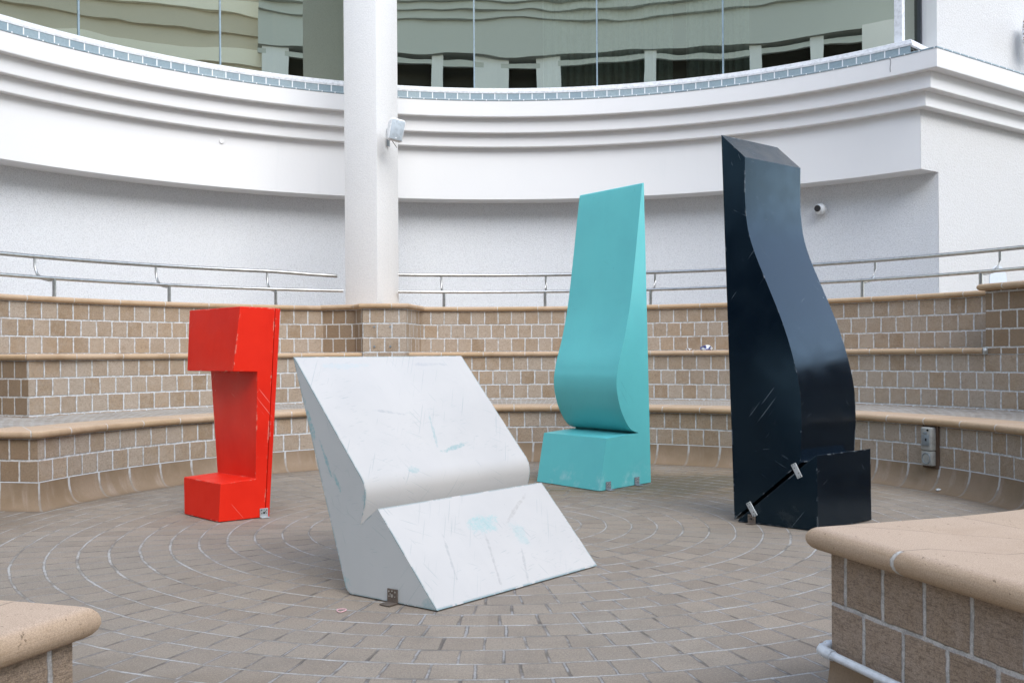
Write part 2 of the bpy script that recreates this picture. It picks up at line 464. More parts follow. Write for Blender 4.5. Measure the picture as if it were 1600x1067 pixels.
def paint(name, base, base2, chip, scr, rough=.45, scr_amt=.6, edge_thr=.5, chipfac=1.0, blobs=(), sw=.004, spec=.5, coat=0.0, dust=None, grain=.25, side_shade=None, mbase=0.0, stint=None):
    """worn paint on plywood; coordinates are the panel's own UV in metres"""
    t = NT(name); uv = t.uv(); pos = t.pos(); o = t.xyz(uv)
    c = t.mix(t.sstep(t.noise(uv, 1.6, 4, .6), .35, .7), base, base2)
    br = t.noise(t.mapv(uv, (30, 2.2, 1)), 1, 3, .6)
    c = t.mix(t.sstep(br, .5, .8, 0, grain), c, base2)
    tot = None
    for i, (rot, s1, s2, mthr, width) in enumerate(((.9, 1.1, 7, .57, 1), (-.5, 1.6, 9, .60, .8), (1.9, 2.5, 5, .62, .7), (.15, 5, 9, .62, .9))):
        q0 = t.N('ShaderNodeVectorRotate', {'Vector': uv, 'Angle': rot}, rotation_type='Z_AXIS')
        m = t.mapv(q0, (s1 * 2.6, s2 * 26, 1), (0, 0, 0), (i * 3.7, i * 1.3, i))
        n = t.noise(m, 1, 1, .4, .12)
        line = t.sstep(n, .735 - sw * 8 * width, .76 - sw * 8 * width)
        msk = t.sstep(t.noise(t.mapv(uv, (2.2, 2.2, 1), (0, 0, 0), (i * 5.1, 0, 0)), 1.0, 3, .6), mthr + mbase, mthr + mbase + .06)
        L = t.M('MULTIPLY', line, msk)
        tot = L if tot is None else t.M('MAXIMUM', tot, L)
    tot = t.M('MULTIPLY', tot, scr_amt)
    specks = t.M('MULTIPLY', t.sstep(t.noise(uv, 38, 2, .5), .74, .78), t.sstep(t.noise(uv, 2.5, 2), .5, .6))
    tot = t.M('MAXIMUM', tot, t.M('MULTIPLY', specks, scr_amt))
    for (bu, bv, ru, rv, rot, col, amt) in blobs:     # rubbed-off marks with a shape of their own
        q = t.xyz(t.mapv(t.N('ShaderNodeVectorMath', {0: uv, 1: (bu, bv, 0)}, operation='SUBTRACT'), (1 / ru, 1 / rv, 1), (0, 0, 0)))
        if rot:
            dd = t.N('ShaderNodeVectorMath', {0: uv, 1: (bu, bv, 0)}, operation='SUBTRACT')
            q0 = t.N('ShaderNodeVectorRotate', {'Vector': dd, 'Angle': rot}, rotation_type='Z_AXIS')
            q = t.xyz(t.mapv(q0, (1 / ru, 1 / rv, 1)))
        r = t.M('SQRT', t.M('ADD', t.M('MULTIPLY', q[0], q[0]), t.M('MULTIPLY', q[1], q[1])))
        nn = t.noise(t.N('ShaderNodeVectorRotate', {'Vector': uv, 'Angle': rot}, rotation_type='Z_AXIS'), 14, 4, .75)
        fn = t.noise(uv, 60, 2, .7)
        mk = t.M('MULTIPLY', t.sstep(t.M('ADD', r, t.M('MULTIPLY', t.M('SUBTRACT', nn, .5), 3.2)), 1.0, .55), t.sstep(fn, .35, .6, .35, 1))
        c = t.mix(t.M('MULTIPLY', mk, amt * .6), c, col)
    if side_shade: c = t.mix(t.sstep(o[0], -.05, -.06), c, t.mix(1.0, c, side_shade, 'MULTIPLY'))  # shade of the side faces put into their colour, darker and bluer
    c = t.mix(tot, c, scr)
    bv = t.N('ShaderNodeBevel', {'Radius': .016}, samples=6)
    gn = t.N('ShaderNodeNewGeometry', out=1)
    dt = t.N('ShaderNodeVectorMath', {0: bv, 1: gn}, out=1, operation='DOT_PRODUCT')
    e = t.sstep(dt, .985, .86)
    wear = t.noise(pos, 13, 5, .75)
    e = t.M('MULTIPLY', e, t.sstep(wear, edge_thr, edge_thr + .05))
    c = t.mix(t.M('MULTIPLY', e, chipfac), c, chip)
    if dust:
        dz = t.xyz(pos)[2]
        dm = t.M('MULTIPLY', t.sstep(dz, .22, .02), t.sstep(t.noise(pos, 5, 5, .7), .50, .72))
        c = t.mix(t.M('MULTIPLY', dm, .7), c, dust)
    rg = t.sstep(t.noise(uv, 6, 3), .3, .7, rough - .03, rough + .06)
    rg = t.M('ADD', rg, t.M('MULTIPLY', tot, .3))
    h = t.M('SUBTRACT', t.M('MULTIPLY', br, .12), t.M('ADD', tot, e))
    if stint: t.b.inputs['Specular Tint'].default_value = (*stint, 1)
    return t.fin(c, rg, t.bump(h, .0012, .5), spec=spec, coat=coat)

TEALC = (.12, .40, .42)
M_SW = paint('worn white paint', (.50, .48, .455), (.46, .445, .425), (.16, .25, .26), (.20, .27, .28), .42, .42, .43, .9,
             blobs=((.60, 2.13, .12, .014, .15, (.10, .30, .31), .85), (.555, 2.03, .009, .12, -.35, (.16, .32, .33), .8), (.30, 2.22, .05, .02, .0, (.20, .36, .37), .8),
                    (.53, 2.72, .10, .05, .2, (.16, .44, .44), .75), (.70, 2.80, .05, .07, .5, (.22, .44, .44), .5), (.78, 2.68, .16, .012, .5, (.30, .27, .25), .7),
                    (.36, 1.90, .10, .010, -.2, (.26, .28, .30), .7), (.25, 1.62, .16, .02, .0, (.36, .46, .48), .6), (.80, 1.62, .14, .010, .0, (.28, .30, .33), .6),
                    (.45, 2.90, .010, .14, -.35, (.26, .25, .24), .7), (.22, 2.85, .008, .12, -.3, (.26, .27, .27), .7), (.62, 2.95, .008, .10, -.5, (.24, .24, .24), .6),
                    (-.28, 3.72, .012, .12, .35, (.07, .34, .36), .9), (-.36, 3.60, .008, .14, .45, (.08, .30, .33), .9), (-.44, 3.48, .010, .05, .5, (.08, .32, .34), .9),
                    (-.47, 3.05, .04, .05, 0, (.10, .36, .38), .8), (-.42, 3.10, .014, .07, .2, (.12, .34, .36), .7), (-.62, 3.42, .03, .05, .3, (.14, .36, .38), .7), (-.95, 3.02, .05, .03, 0, (.14, .30, .32), .8)), sw=.006, side_shade=(.88, .94, .98), mbase=-.10)
M_SR = paint('worn red paint', (.70, .024, .010), (.60, .016, .007), (.66, .52, .40), (.74, .45, .38), .42, .5, .535, .95, sw=.0022, spec=.12)
M_SRP = paint('red paint of the back panel', (.66, .022, .010), (.56, .015, .007), (.72, .60, .52), (.7, .4, .35), .42, .4, .60, .8, sw=.0022, spec=.12)
M_ST = paint('turquoise paint', (.115, .50, .51), (.105, .455, .475), (.30, .42, .42), (.05, .20, .22), .42, .45, .62, .6, sw=.002, dust=(.40, .62, .64), spec=.3)
M_SB = paint('scuffed black paint', (.0011, .0036, .0080), (.0013, .0038, .0084), (.30, .33, .35), (.26, .30, .33), .17, .55, .545, .55, sw=.0022, spec=.5, mbase=-.01, stint=(.45, .78, 1.0), dust=(.03, .033, .035))

# ------------------------------------------------------------------ ground
bm = bmesh.new()
rings = [0, .5, 1, 1.5, 2, 2.5, 3, 4, 6, 10, 20, 60, 200]
prev = None
for r in rings:
    if r == 0: cur = [bm.verts.new((CX, CY, 0))]
    else: cur = [bm.verts.new((CX + r * math.sin(2 * math.pi * k / 48), CY + r * math.cos(2 * math.pi * k / 48), 0)) for k in range(48)]
    if prev:
        for k in range(48):
            if len(prev) == 1: bm.faces.new((prev[0], cur[k], cur[(k + 1) % 48]))
            else: bm.faces.new((prev[k], cur[k], cur[(k + 1) % 48], prev[(k + 1) % 48]))
    prev = cur
g = mesh_obj('ground', bm, M_FLOOR); struct(g)
for p in g.data.polygons:
    pass

# ------------------------------------------------------------------ tiered benches
C0, Z1, Z2T, Z3T = .1764, .4764, 1.006, 1.511      # undersides of the copings
T = .055
def nose(zb, back, over=.04, th=T):
    r = th / 2; pts = [(.012, zb), (-over + r, zb)]
    for i in range(1, 9):
        a = -math.pi / 2 - math.pi * i / 9
        pts.append((-over + r + r * math.cos(a), zb + r + r * math.sin(a)))
    pts += [(-over + r, zb + th), (back * .5, zb + th), (back, zb + th), (back, zb + th - .02)]
    return pts
def cove(depth=.10, z=C0):
    pts = [(0.0, z + .004), (-.004, z)]
    for i in range(1, 10):
        a = i / 9 * math.pi / 2
        pts.append((-.004 - (depth) * (1 - math.cos(a)), z * (1 - math.sin(a)) + .002))
    pts.append((-depth - .03, .0015))
    return pts

R1, R2, R3 = 3.31, 4.34, 4.75
# lower tier
t1 = thing('lower_bench_tier', 'lowest curved bench of sandstone tiles with a wide rounded stone edge and skirting', 'stone bench', (CX, CY + R1, 0))
p1 = [pol(6.6, -80.4), pol(5.2, -80.4)] + arc(R1, -80.4, 104) + [pol(6.6, 104)]
k = []
k.append(sweep('riser', p1[2:], [(0, C0), (0, Z1 + .004)], M_TILE, t1, v0=C0))
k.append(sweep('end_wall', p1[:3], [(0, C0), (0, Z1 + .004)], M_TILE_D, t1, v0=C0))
k.append(sweep('skirting', p1, cove(), M_COVE, t1))
k.append(sweep('coping', p1, nose(Z1, .33), M_COP1, t1, 40))
k.append(sector('seat_paving', R1 + .27, 6.5, -79.6, 103, Z1 + T - .003, Z1 + T + .05, M_MOS, t1))
reroot(t1, k)

# middle tier
t2 = thing('middle_bench_tier', 'middle curved bench of three tile courses with narrow stone edge at eye height', 'stone bench', (CX, CY + R2, Z1))
p2 = [pol(6.6, -65.6), pol(5.4, -65.6)] + arc(R2, -65.6, 104) + [pol(6.6, 104)]
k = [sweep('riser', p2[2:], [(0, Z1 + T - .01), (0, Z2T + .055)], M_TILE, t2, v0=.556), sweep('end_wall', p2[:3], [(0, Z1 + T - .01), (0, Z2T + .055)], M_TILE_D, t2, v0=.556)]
k.append(sweep('coping', [pol(6.6, -65.6), pol(5.4, -65.6)] + arc(R2, -65.6, -21.5), nose(Z2T, .45, .035, .05), M_COP, t2, 40, caps=True))
k.append(sweep('coping', arc(R2, -16.4, 63.1), nose(Z2T, .45, .035, .05), M_COP, t2, 40, caps=True))
bm = bmesh.new()
px, py = pol(R2 - .012, 63.35)
box_bm(bm, .035, .03, .058, frame((px, py, Z2T + .025), (math.cos(R_(63.3)), -math.sin(R_(63.3)), 0)), .006)
bmesh.ops.create_uvsphere(bm, u_segments=14, v_segments=8, radius=.02, matrix=Matrix.Translation((px - .012, py - .02, Z2T + .028)))
k.append(mesh_obj('end_cap', bm, M_GALV, t2, 40))
reroot(t2, k)

# upper tier
t3 = thing('upper_bench_tier', 'topmost curved tiled step below the handrails, running behind the white column', 'stone bench', (CX, CY + R3, Z2T))
p3 = arc(R3, -100, 104)
k = [sweep('riser', p3, [(0, Z2T + .04), (0, Z3T + .004)], M_TILE, t3, v0=1.061)]
k.append(sweep('coping', p3, nose(Z3T, .30, .035, .05), M_COP, t3, 40))
k.append(sweep('walkway_paving', p3, [(.295, Z3T + .047), (1.0, Z3T + .047), (1.75, Z3T + .047)], M_MOS, t3))
reroot(t3, k)

# pier below the column
q = [(-2.04, 10.215), (-1.66, 10.12), (-1.55, 9.93), (-1.11, 9.97), (-1.01, 10.58)]
q = [(-2.03, 10.23)] + q[1:]
cp = thing('tiled_pier', 'angular tiled pier stepping forward below the white column', 'pier', (-1.4, 9.95, Z2T))
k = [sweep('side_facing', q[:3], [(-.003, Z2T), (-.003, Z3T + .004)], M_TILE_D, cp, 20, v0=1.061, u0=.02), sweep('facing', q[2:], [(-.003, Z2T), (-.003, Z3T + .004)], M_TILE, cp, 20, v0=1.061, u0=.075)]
k.append(sweep('coping', q, nose(Z3T + .004, .40, .05, .052), M_COP, cp, 40))
bm = bmesh.new()
vs = [bm.verts.new((x, y, Z3T + .054)) for x, y in ((-1.98, 10.35), (-1.66, 10.3), (-1.5, 10.1), (-1.15, 10.12), (-1.1, 10.6), (-1.9, 10.9))]
bm.faces.new(vs)
k.append(mesh_obj('top_slab', bm, M_COP, cp))
for dx in (.12, .285):
    for z in (1.325, 1.12):
        bm = bmesh.new()
        x = -1.55 + .44 * dx / .44; y = 9.93 + .04 * dx / .44 - .006
        cyl_bm(bm, .011, .012, frame((x, y, z), (0, -1, 0)) @ Matrix.Rotation(R_(90), 4, 'Y'), 10)
        k.append(mesh_obj('bolt', bm, M_GREYD, cp))
reroot(cp, k)

# right hand pier
rp = thing('tiled_pier', 'taller brown tiled wall end at the right edge of the upper step', 'pier', (*pol(R2, 63.4), Z2T))
pr = [pol(5.0, 63.33)] + arc(R2 - .004, 63.33, 104)
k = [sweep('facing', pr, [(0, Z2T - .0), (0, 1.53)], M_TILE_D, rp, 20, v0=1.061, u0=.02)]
k.append(sweep('coping', pr, nose(1.527, .5, .05, .055), M_COP, rp, 40))
reroot(rp, k)

# near benches each side of the camera's aisle
def near(name, label, path, loc, loc_u, slab, corner, edge, cop_u=0.0, over=.05):
    r = thing(name, label, 'stone bench', loc)
    pp = prune([Vector(p) for p in path], .001); Lc = 0.0
    for i in range(1, len(pp)):
        Lc += (pp[i] - pp[i - 1]).length
        if (pp[i] - Vector(corner)).length < 1e-4: break
    loc_u = loc_u - Lc + 40 * H
    cop_u = cop_u - Lc + 30 * .40
    kk = [sweep('riser', path, [(0, C0), (0, Z1 + .004)], M_TILE_F, r, v0=C0, u0=loc_u)]
    kk.append(sweep('skirting', path, cove(.05), M_COVE, r))
    kk.append(sweep('coping', path, nose(Z1 - .006, .335, over, .066), M_COPF, r, 40, u0=cop_u))
    bm = bmesh.new(); uvl = bm.loops.layers.uv.verify()
    f = bm.faces.new([bm.verts.new((x, y, Z1 + .0578)) for x, y in slab])
    cx_, cy_ = corner; e1 = Vector(edge).normalized(); e2 = Vector((-e1.y, e1.x))
    for lp in f.loops:
        q = Vector((lp.vert.co.x - cx_, lp.vert.co.y - cy_)); lp[uvl].uv = (q.dot(e1) + .055, q.dot(e2) + .02)
    kk.append(mesh_obj('seat_slabs', bm, M_SLAB, r))
    reroot(r, kk)
    return r
c = (.888, 2.669)
pa = arc(3.38, 128, 165.4)
pa[-1] = c
nr = near('near_bench', 'tiled bench end with rounded stone top in the lower right foreground', pa + [(c[0] + .312 * s, c[1] - .95 * s) for s in (1.0, 2.2, 3.5)], (c[0], c[1], 0), .015,
          [(1.02, 2.56), (2.05, 3.2), (3.2, 2.9), (4.2, 1.0), (4.0, -.6), (1.95, -.5), (1.42, 1.1)], c, (.312, -.95), .057)
c2 = (-.865, 1.872)
pb = [(c2[0] - .35 * s, c2[1] - .93 * s) for s in (3.0, 2.0, 1.0)] + [c2]
ar = arc(4.17, 192.5, 240)
pb += ar[1:]
L2 = sum((Vector(pb[i + 1]) - Vector(pb[i])).length for i in range(3))
nl = near('near_bench', 'corner of a pale tiled bench with stone top at the lower left edge', pb, (c2[0], c2[1], 0), .130,
          [(-1.0, 1.80), (-2.0, 2.1), (-3.6, 2.9), (-4.4, 1.5), (-4.2, -.8), (-1.95, -.8), (-1.32, 1.0)], c2, (-.35, -.93), .245, .036)

# white conduit along the right near bench
bm = bmesh.new()
nv = Vector((-.95, -.312, 0))              # outward from aisle face
dv = Vector((.312, -.95, 0))
inner = Vector((.965, .262, 0)); inn = Vector((-.262, .965, 0))
cc = Vector((*c, .197))
pts = [cc + inner * .35 + inn * .035, cc + inner * .06 + inn * .035, cc + inner * .01 + inn * .033, cc + nv * .012 + inn * .022, cc + nv * .03 + inn * .004, cc + nv * .034 + dv * .02, cc + nv * .034 + dv * .05]
tube_bm(pts, [.014, .014, .0155, .0155, .0155, .0155, .015], bm)
conduit_elbow = bm
cd = thing('conduit', 'white plastic conduit wrapping the corner low on the right near bench', 'pipe', cc)
k = [mesh_obj('elbow', bm, M_PVC, cd, 50)]
k.append(mesh_obj('pipe', tube_bm([cc + nv * .034 + dv * s for s in (.045, .6, 1.4, 2.6)], .0118), M_PVC, cd, 50))
for s in (.38, 1.2):
    bm = bmesh.new()
    p = cc + nv * .02 + dv * s
    box_bm(bm, .022, .036, .04, frame(p, dv), .006)
    k.append(mesh_obj('clip', bm, M_PVC, cd, 40))
bm = bmesh.new()
bmesh.ops.create_icosphere(bm, subdivisions=2, radius=.006, matrix=Matrix.Translation(cc + nv * .012 + inn * .024 + Vector((0, 0, .0125))) @ Matrix.Diagonal((1.7, 1, .5, 1)))
k.append(mesh_obj('rust_spot', bm, M_RUST, cd))
reroot(cd, k)

# ------------------------------------------------------------------ curved building
bd = thing('curved_building', 'white curved building with stepped cornice, pebbledash lower wall and mirrored window band', 'building', (CX, CY + 6.4, 0))
K = []
D = Vector((.82, .57)).normalized()
def arc_ret(R, a0, a1, ln=6.0):
    pts = arc(R, a0, a1, 1.5)
    e = Vector(pts[-1])
    return pts + [tuple(e + D * 1.5), tuple(e + D * ln)]
LW = arc(6.38, -100, 46.1, 1.5)
dc = Vector(pol(6.06, 45.61))
wl = Vector((4.634, 10.366))
K.append(sweep('lower_wall', LW + [tuple(wl + D * .8), tuple(wl + D * 6)], [(0, 1.5), (0, 2.99)], M_STUC, bd))
# right wall gets its own smoother render
K.append(sweep('side_wall', [tuple(wl - D * .0), tuple(wl + D * 1.5), tuple(wl + D * 6.0)], [(-.004, 1.5), (-.004, 2.974)], M_STUC_W, bd))
K.append(sweep('side_wall', [tuple(dc), tuple(dc + D * 1.5), tuple(dc + D * 6.3)], [(-.003, 2.974), (-.003, 3.60)], M_STUC_W, bd))
K.append(sweep('fascia', arc(6.06, -100, 45.61, 1.5) + [tuple(dc + D * 1.0), tuple(dc + D * 6.3)], [(.36, 2.974), (0, 2.974), (0, 3.62)], M_WHITE, bd, 20))
for R, a1, zb, zt in ((5.97, 46.51, 3.611, 3.777), (5.885, 47.38, 3.769, 3.952), (5.80, 48.4, 3.945, 4.139)):
    K.append(sweep('cornice_step', arc_ret(R, -100, a1, 6.4), [(.20, zb), (.012, zb), (.003, zb + .002), (0, zb + .010), (0, zt)], M_WHITE, bd, 20))
K.append(sweep('cornice_step', arc_ret(5.80, -100, 48.4, 6.4), [(0, 4.139), (.01, 4.1395), (.19, 4.1395)], M_WHITE, bd, 20))
K.append(sweep('ledge_lip', arc_ret(5.80, -100, 48.4, 6.4), [(.002, 4.1405), (-.006, 4.1405), (-.006, 4.155), (.03, 4.157)], M_BLUE, bd, 20))
K.append(sweep('ledge_grout', arc(5.815, -100, 46.6, 1.5), [(.0, 4.156), (.0, 4.1625), (.014, 4.1635)], M_ALU, bd, 20))
K.append(sweep('ledge_tiles', arc(5.828, -100, 45.6, 1.5), [(0, 4.162), (0, 4.239)], M_BLUE, bd, 20))
D2 = Vector((math.sin(R_(47.0)), math.cos(R_(47.0))))
fe = Vector(pol(5.824, 45.75))
K.append(sweep('window_frame', arc(5.824, -100, 45.75, 1.5) + [tuple(fe + D2 * .3), tuple(fe + D2 * .9)], [(.03, 4.236), (0, 4.238), (-.002, 4.262), (.004, 4.269), (.004, 4.276), (.012, 4.280), (.014, 4.302), (.020, 4.307), (.16, 4.309)], M_ALU, bd, 20))
seams = [-93.4, -78.4, -63.6, -48.82, -34.02, -19.35, -4.64, 10.03, 24.73, 43.4]
GT = 7.4
for i in range(len(seams) - 1):
    gp = mesh_obj('window_pane', sweep_bm(arc(5.97, seams[i] + .04, seams[i + 1] - .04, 1.0), [(0, 4.27), (0, 5.8), (0, GT)]), M_GLASS, bd, 40, recalc=False)
    K.append(gp)
bm = bmesh.new()
for s in seams[:-1]:
    x, y = pol(5.967, s)
    box_bm(bm, .017, .02, GT - 4.29, frame((x, y, (GT + 4.29) / 2), (math.cos(R_(s)), -math.sin(R_(s)), 0)))
K.append(mesh_obj('pane_seals', bm, M_SEAL, bd))
bm = bmesh.new()
x, y = pol(5.97, 43.9)
box_bm(bm, .09, .07, GT - 4.28, frame((x, y, (GT + 4.28) / 2), (math.cos(R_(45)), -math.sin(R_(45)), 0)), .006)
K.append(mesh_obj('corner_post', bm, M_ALU, bd))
a = Vector((4.19, 10.27)); b = Vector((4.50, 10.515))
K.append(mesh_obj('window_pane', sweep_bm([tuple(a), tuple(b)], [(0, 4.27), (0, 6), (0, GT)]), M_GLASS, bd, 40, recalc=False))
bm = bmesh.new()
box_bm(bm, .035, .05, GT - 4.08, frame((4.497, 10.50, (GT + 4.08) / 2), (.69, .72, 0)))
K.append(mesh_obj('mullion', bm, M_MULL, bd))
K.append(sweep('reveal', [(4.49, 10.53), (4.513, 10.529), (4.63, 10.36)], [(0, 4.06), (0, GT + .8)], M_WHITE, bd, 20))
K.append(sweep('upper_wall', [(4.63, 10.36), tuple(Vector((4.63, 10.36)) + D * 2), tuple(Vector((4.63, 10.36)) + D * 6.2)], [(0, 4.06), (0, GT + .8)], M_STUC_W, bd, 20))
K.append(sweep('head_fascia', arc(5.86, -100, 46.5, 1.5) + [(4.6, 10.33)], [(.8, GT - .01), (0, GT - .01), (0, GT + .8), (2.8, GT + .8)], M_WHITE, bd, 20))
# rooms behind the glass
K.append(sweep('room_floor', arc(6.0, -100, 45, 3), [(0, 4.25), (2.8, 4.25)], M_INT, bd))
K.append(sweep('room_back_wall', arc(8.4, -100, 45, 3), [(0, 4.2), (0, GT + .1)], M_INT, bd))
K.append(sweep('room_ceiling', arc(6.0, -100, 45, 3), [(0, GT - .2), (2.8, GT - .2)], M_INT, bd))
def curtain(a0, a1, R=6.25, amp=.035, waves=2.2):
    pts = []
    n = int((a1 - a0) * 10)
    for i in range(n + 1):
        aa = a0 + (a1 - a0) * i / n
        pts.append(pol(R + amp * math.sin(aa * waves * 2 * math.pi / 1.9) + .012 * math.sin(aa * 11), aa))
    return pts
K.append(sweep('curtain', curtain(3.5, 18.5), [(0, 4.27), (0, GT - .2)], M_CURT, bd, 60))
K.append(sweep('curtain', curtain(20, 27), [(0, 4.27), (0, GT - .2)], M_CURT, bd, 60))
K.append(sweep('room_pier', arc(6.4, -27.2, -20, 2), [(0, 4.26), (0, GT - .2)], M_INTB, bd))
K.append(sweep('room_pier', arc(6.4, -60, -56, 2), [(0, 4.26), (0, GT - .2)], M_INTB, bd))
# hairline crack and round cap on the fascia
bm = bmesh.new()
pts = []
for i in range(9):
    zz = 4.134 - i * .0175
    x, y = pol(5.7985, 43.6 + .03 * math.sin(i * .8) - (.05 if i == 0 else 0))
    pts.append((x, y, zz))
K.append(mesh_obj('hairline_crack', tube_bm(pts, .0035, bm, 6), M_CRACK, bd))
bm = bmesh.new()
a_ = R_(-33.69); n_ = Vector((-math.sin(a_), -math.cos(a_), 0))
px, py = pol(6.055, -33.69)
cyl_bm(bm, .028, .02, frame((px, py, 3.50), n_) @ Matrix.Rotation(R_(90), 4, 'Y'), 20)
K.append(mesh_obj('round_cap', bm, M_WHITE, bd, 40))
reroot(bd, K)

# painted-out round patch low on the side wall
bm = bmesh.new()
def disc(t0, z, r, off):
    p = wl + D * t0
    nn = Vector((D.y, -D.x))
    M = frame((p.x + nn.x * off, p.y + nn.y * off, z), (D.x, D.y, 0)) @ Matrix.Rotation(R_(90), 4, 'X')
    cyl_bm(bm, r, .004, M, 48)
disc(1.20, 1.83, .19, .009)
o = mesh_obj('round_patch', bm, M_PATCH, None)
tag(o, 'faint pale blue round patch on the white side wall behind the right handrail', 'wall patch')

# column
col = thing('square_column', 'tall square white rendered column rising from the tiled pier', 'column', (-1.45, 10.35, 1.55))
th = R_(25.8); s_ = .427
c0v = Vector((-1.45, 10.35)); lv = Vector((-math.cos(th), math.sin(th))) * s_; rv = Vector((math.sin(th), math.cos(th))) * s_
bm = bmesh.new()
M = Matrix.Translation((*(c0v + lv / 2 + rv / 2), (1.55 + 8.2) / 2)) @ Matrix.Rotation(-th, 4, 'Z')
box_bm(bm, s_, s_, 8.2 - 1.55, M, .006)
k = [mesh_obj('shaft', bm, M_STUC_S, col, 30)]
reroot(col, k)

# wall the building behind the camera, seen in the window reflections
M_FAR = simple('far grey render', (.52, .53, .50), .8, var=.05)
ob = thing('facing_building', 'white building across the court that shows only as a reflection in the glass', 'building', (CX, CY - 40, 0))
K = []
AA = (133, 285); RF = 40.0
ZS = lambda z: 4.3 + (z - 4.3) * 1.63
F = lambda r, *pr: (arc(RF + r * 1.6, *AA, 2), [(o * 1.6, ZS(z)) for o, z in pr])
Z0 = 13.4                                   # underside of its deep fascia
for nm, (pth, pr), mt in (
    ('ground_floor_glazing', (arc(RF + .3, *AA, 2), [(0, 0), (0, 8.5)]), M_MULL),
    ('lower_wall', F(0, (.3, 6.8), (0, 6.8), (0, 9.4)), M_STUC_S),
    ('spandrel', F(-.15, (.3, 9.4), (0, 9.4), (0, 10.35), (1.6, 10.35)), M_FAR),
    ('gallery_back_wall', F(1.5, (0, 10.3), (0, Z0)), M_INT),
    ('gallery_beam', F(.2, (.1, 13.05), (0, 13.05), (0, 13.25), (.3, 13.25)), M_FAR),
    ('gallery_ceiling', F(.1, (0, Z0 - .02), (1.5, Z0 - .02)), M_FAR),
    ('fascia', F(0, (.5, Z0), (0, Z0), (0, Z0 + 1.25)), M_FAR),
    ('cornice_step', F(-.2, (.3, Z0 + 1.25), (0, Z0 + 1.25), (0, Z0 + 1.55)), M_FAR),
    ('cornice_step', F(-.4, (.3, Z0 + 1.55), (0, Z0 + 1.55), (0, Z0 + 1.85)), M_FAR),
    ('cornice_step', F(-.6, (.3, Z0 + 1.85), (0, Z0 + 1.85), (0, Z0 + 3.4), (2.5, Z0 + 3.4)), M_FAR)):
    K.append(sweep(nm, pth, pr, mt, ob, 20))
aa = 136.0
while aa < 284:
    wd_ = random.choice((1.5, 3.2, 4.2)); bm = bmesh.new()
    x, y = pol(RF + .9, aa)
    za, zb_ = ZS(10.3), ZS(Z0)
    box_bm(bm, wd_, 1.2, zb_ - za, frame((x, y, (za + zb_) / 2), (math.cos(R_(aa)), -math.sin(R_(aa)), 0)))
    K.append(mesh_obj('gallery_column', bm, M_STUC_S, ob))
    aa += random.choice((10.5, 15, 19))
reroot(ob, K)

# block farther off to the right, also only seen in the glass
rb = thing('striped_building', 'tan and cream banded building seen only in the left window panes', 'building', (CX + 42, CY, 0))
M_TAN = simple('tan cladding', (.58, .52, .42), .8, var=.05); M_CREAM = simple('cream render', (.86, .80, .68), .8, var=.05)
K = []
zz = 0.0
while zz < 25:
    K.append(sweep('cream_band', arc(42, 88, 137, 3), [(.5, zz), (0, zz), (0, zz + .9), (.5, zz + .9)], M_CREAM, rb, 20))
    K.append(sweep('tan_band', arc(42.6, 88, 137, 3), [(0, zz + .8), (0, zz + 3.1)], M_TAN, rb, 20))
    K.append(sweep('tan_band', arc(42.3, 88, 137, 3), [(.3, zz + 2.0), (0, zz + 2.0), (0, zz + 3.1), (.3, zz + 3.1)], M_TAN, rb, 20))
    zz += 3.05
reroot(rb, K)

# ------------------------------------------------------------------ handrails
def rail_pts(R, z, a0, a1, ends=None):
    return [(*pol(R, a0 + (a1 - a0) * i / 40), z) for i in range(41)]
def handrail(label, a0, a1, posts, end0=None, end1=None):
    r = thing('handrail', label, 'handrail', (*pol(4.9, (a0 + a1) / 2), Z3T + .05), 'steel handrails on the upper step')
    kk = []
    top = rail_pts(5.20, 1.951, a0, a1); low = rail_pts(4.90, 1.736, a0, a1)
    if end1 == 'droop':
        for j, f in ((40, .030), (39, .024), (38, .018), (37, .010), (36, .004)):
            x, y, z = top[j]; top[j] = (x, y, z - f)
    kk.append(mesh_obj('top_rail', tube_bm(top, .0195), M_STEEL, r, 50))
    kk.append(mesh_obj('lower_rail', tube_bm(low, .0165), M_STEEL, r, 50))
    for pa_ in posts:
        x, y = pol(4.9, pa_); x2, y2 = pol(5.2, pa_)
        bm = tube_bm([(x, y, 1.555), (x, y, 1.73)], .017)
        x3, y3 = pol(4.93, pa_ + .35)
        cyl_bm(bm, .03, .006, Matrix.Translation((x, y, 1.562)), 16)
        kk.append(mesh_obj('post', bm, M_STEEL, r, 50))
        x4, y4 = pol(5.17, pa_)
        kk.append(mesh_obj('upright', tube_bm([(*pol(4.905, pa_), 1.722), (*pol(4.97, pa_), 1.722), (*pol(5.08, pa_), 1.742), (*pol(5.165, pa_), 1.79), (x2, y2, 1.86), (x2, y2, 1.945)], .0125), M_STEEL, r, 50))
    reroot(r, kk)
    return r
handrail('double steel handrail left of the white column, its ends free', -92, -22.6, (-83, -70, -57.6, -44.3, -31.2), end1='droop')
handrail('long double steel handrail curving right from the white column', -15.4, 96, (-9.4, 4.0, 17.9, 44.4, 58.0, 71, 84))

# ------------------------------------------------------------------ sculptures
def catmull(pts, n=6):
    out = []
    for i in range(len(pts) - 1):
        p0 = pts[max(i - 1, 0)]; p1 = pts[i]; p2 = pts[i + 1]; p3 = pts[min(i + 2, len(pts) - 1)]
        for k in range(n):
            t = k / n
            out.append(tuple(.5 * ((2 * p1[j]) + (-p0[j] + p2[j]) * t + (2 * p0[j] - 5 * p1[j] + 4 * p2[j] - p3[j]) * t * t + (-p0[j] + 3 * p1[j] - 3 * p2[j] + p3[j]) * t ** 3) for j in (0, 1)))
    out.append(pts[-1])
    return out

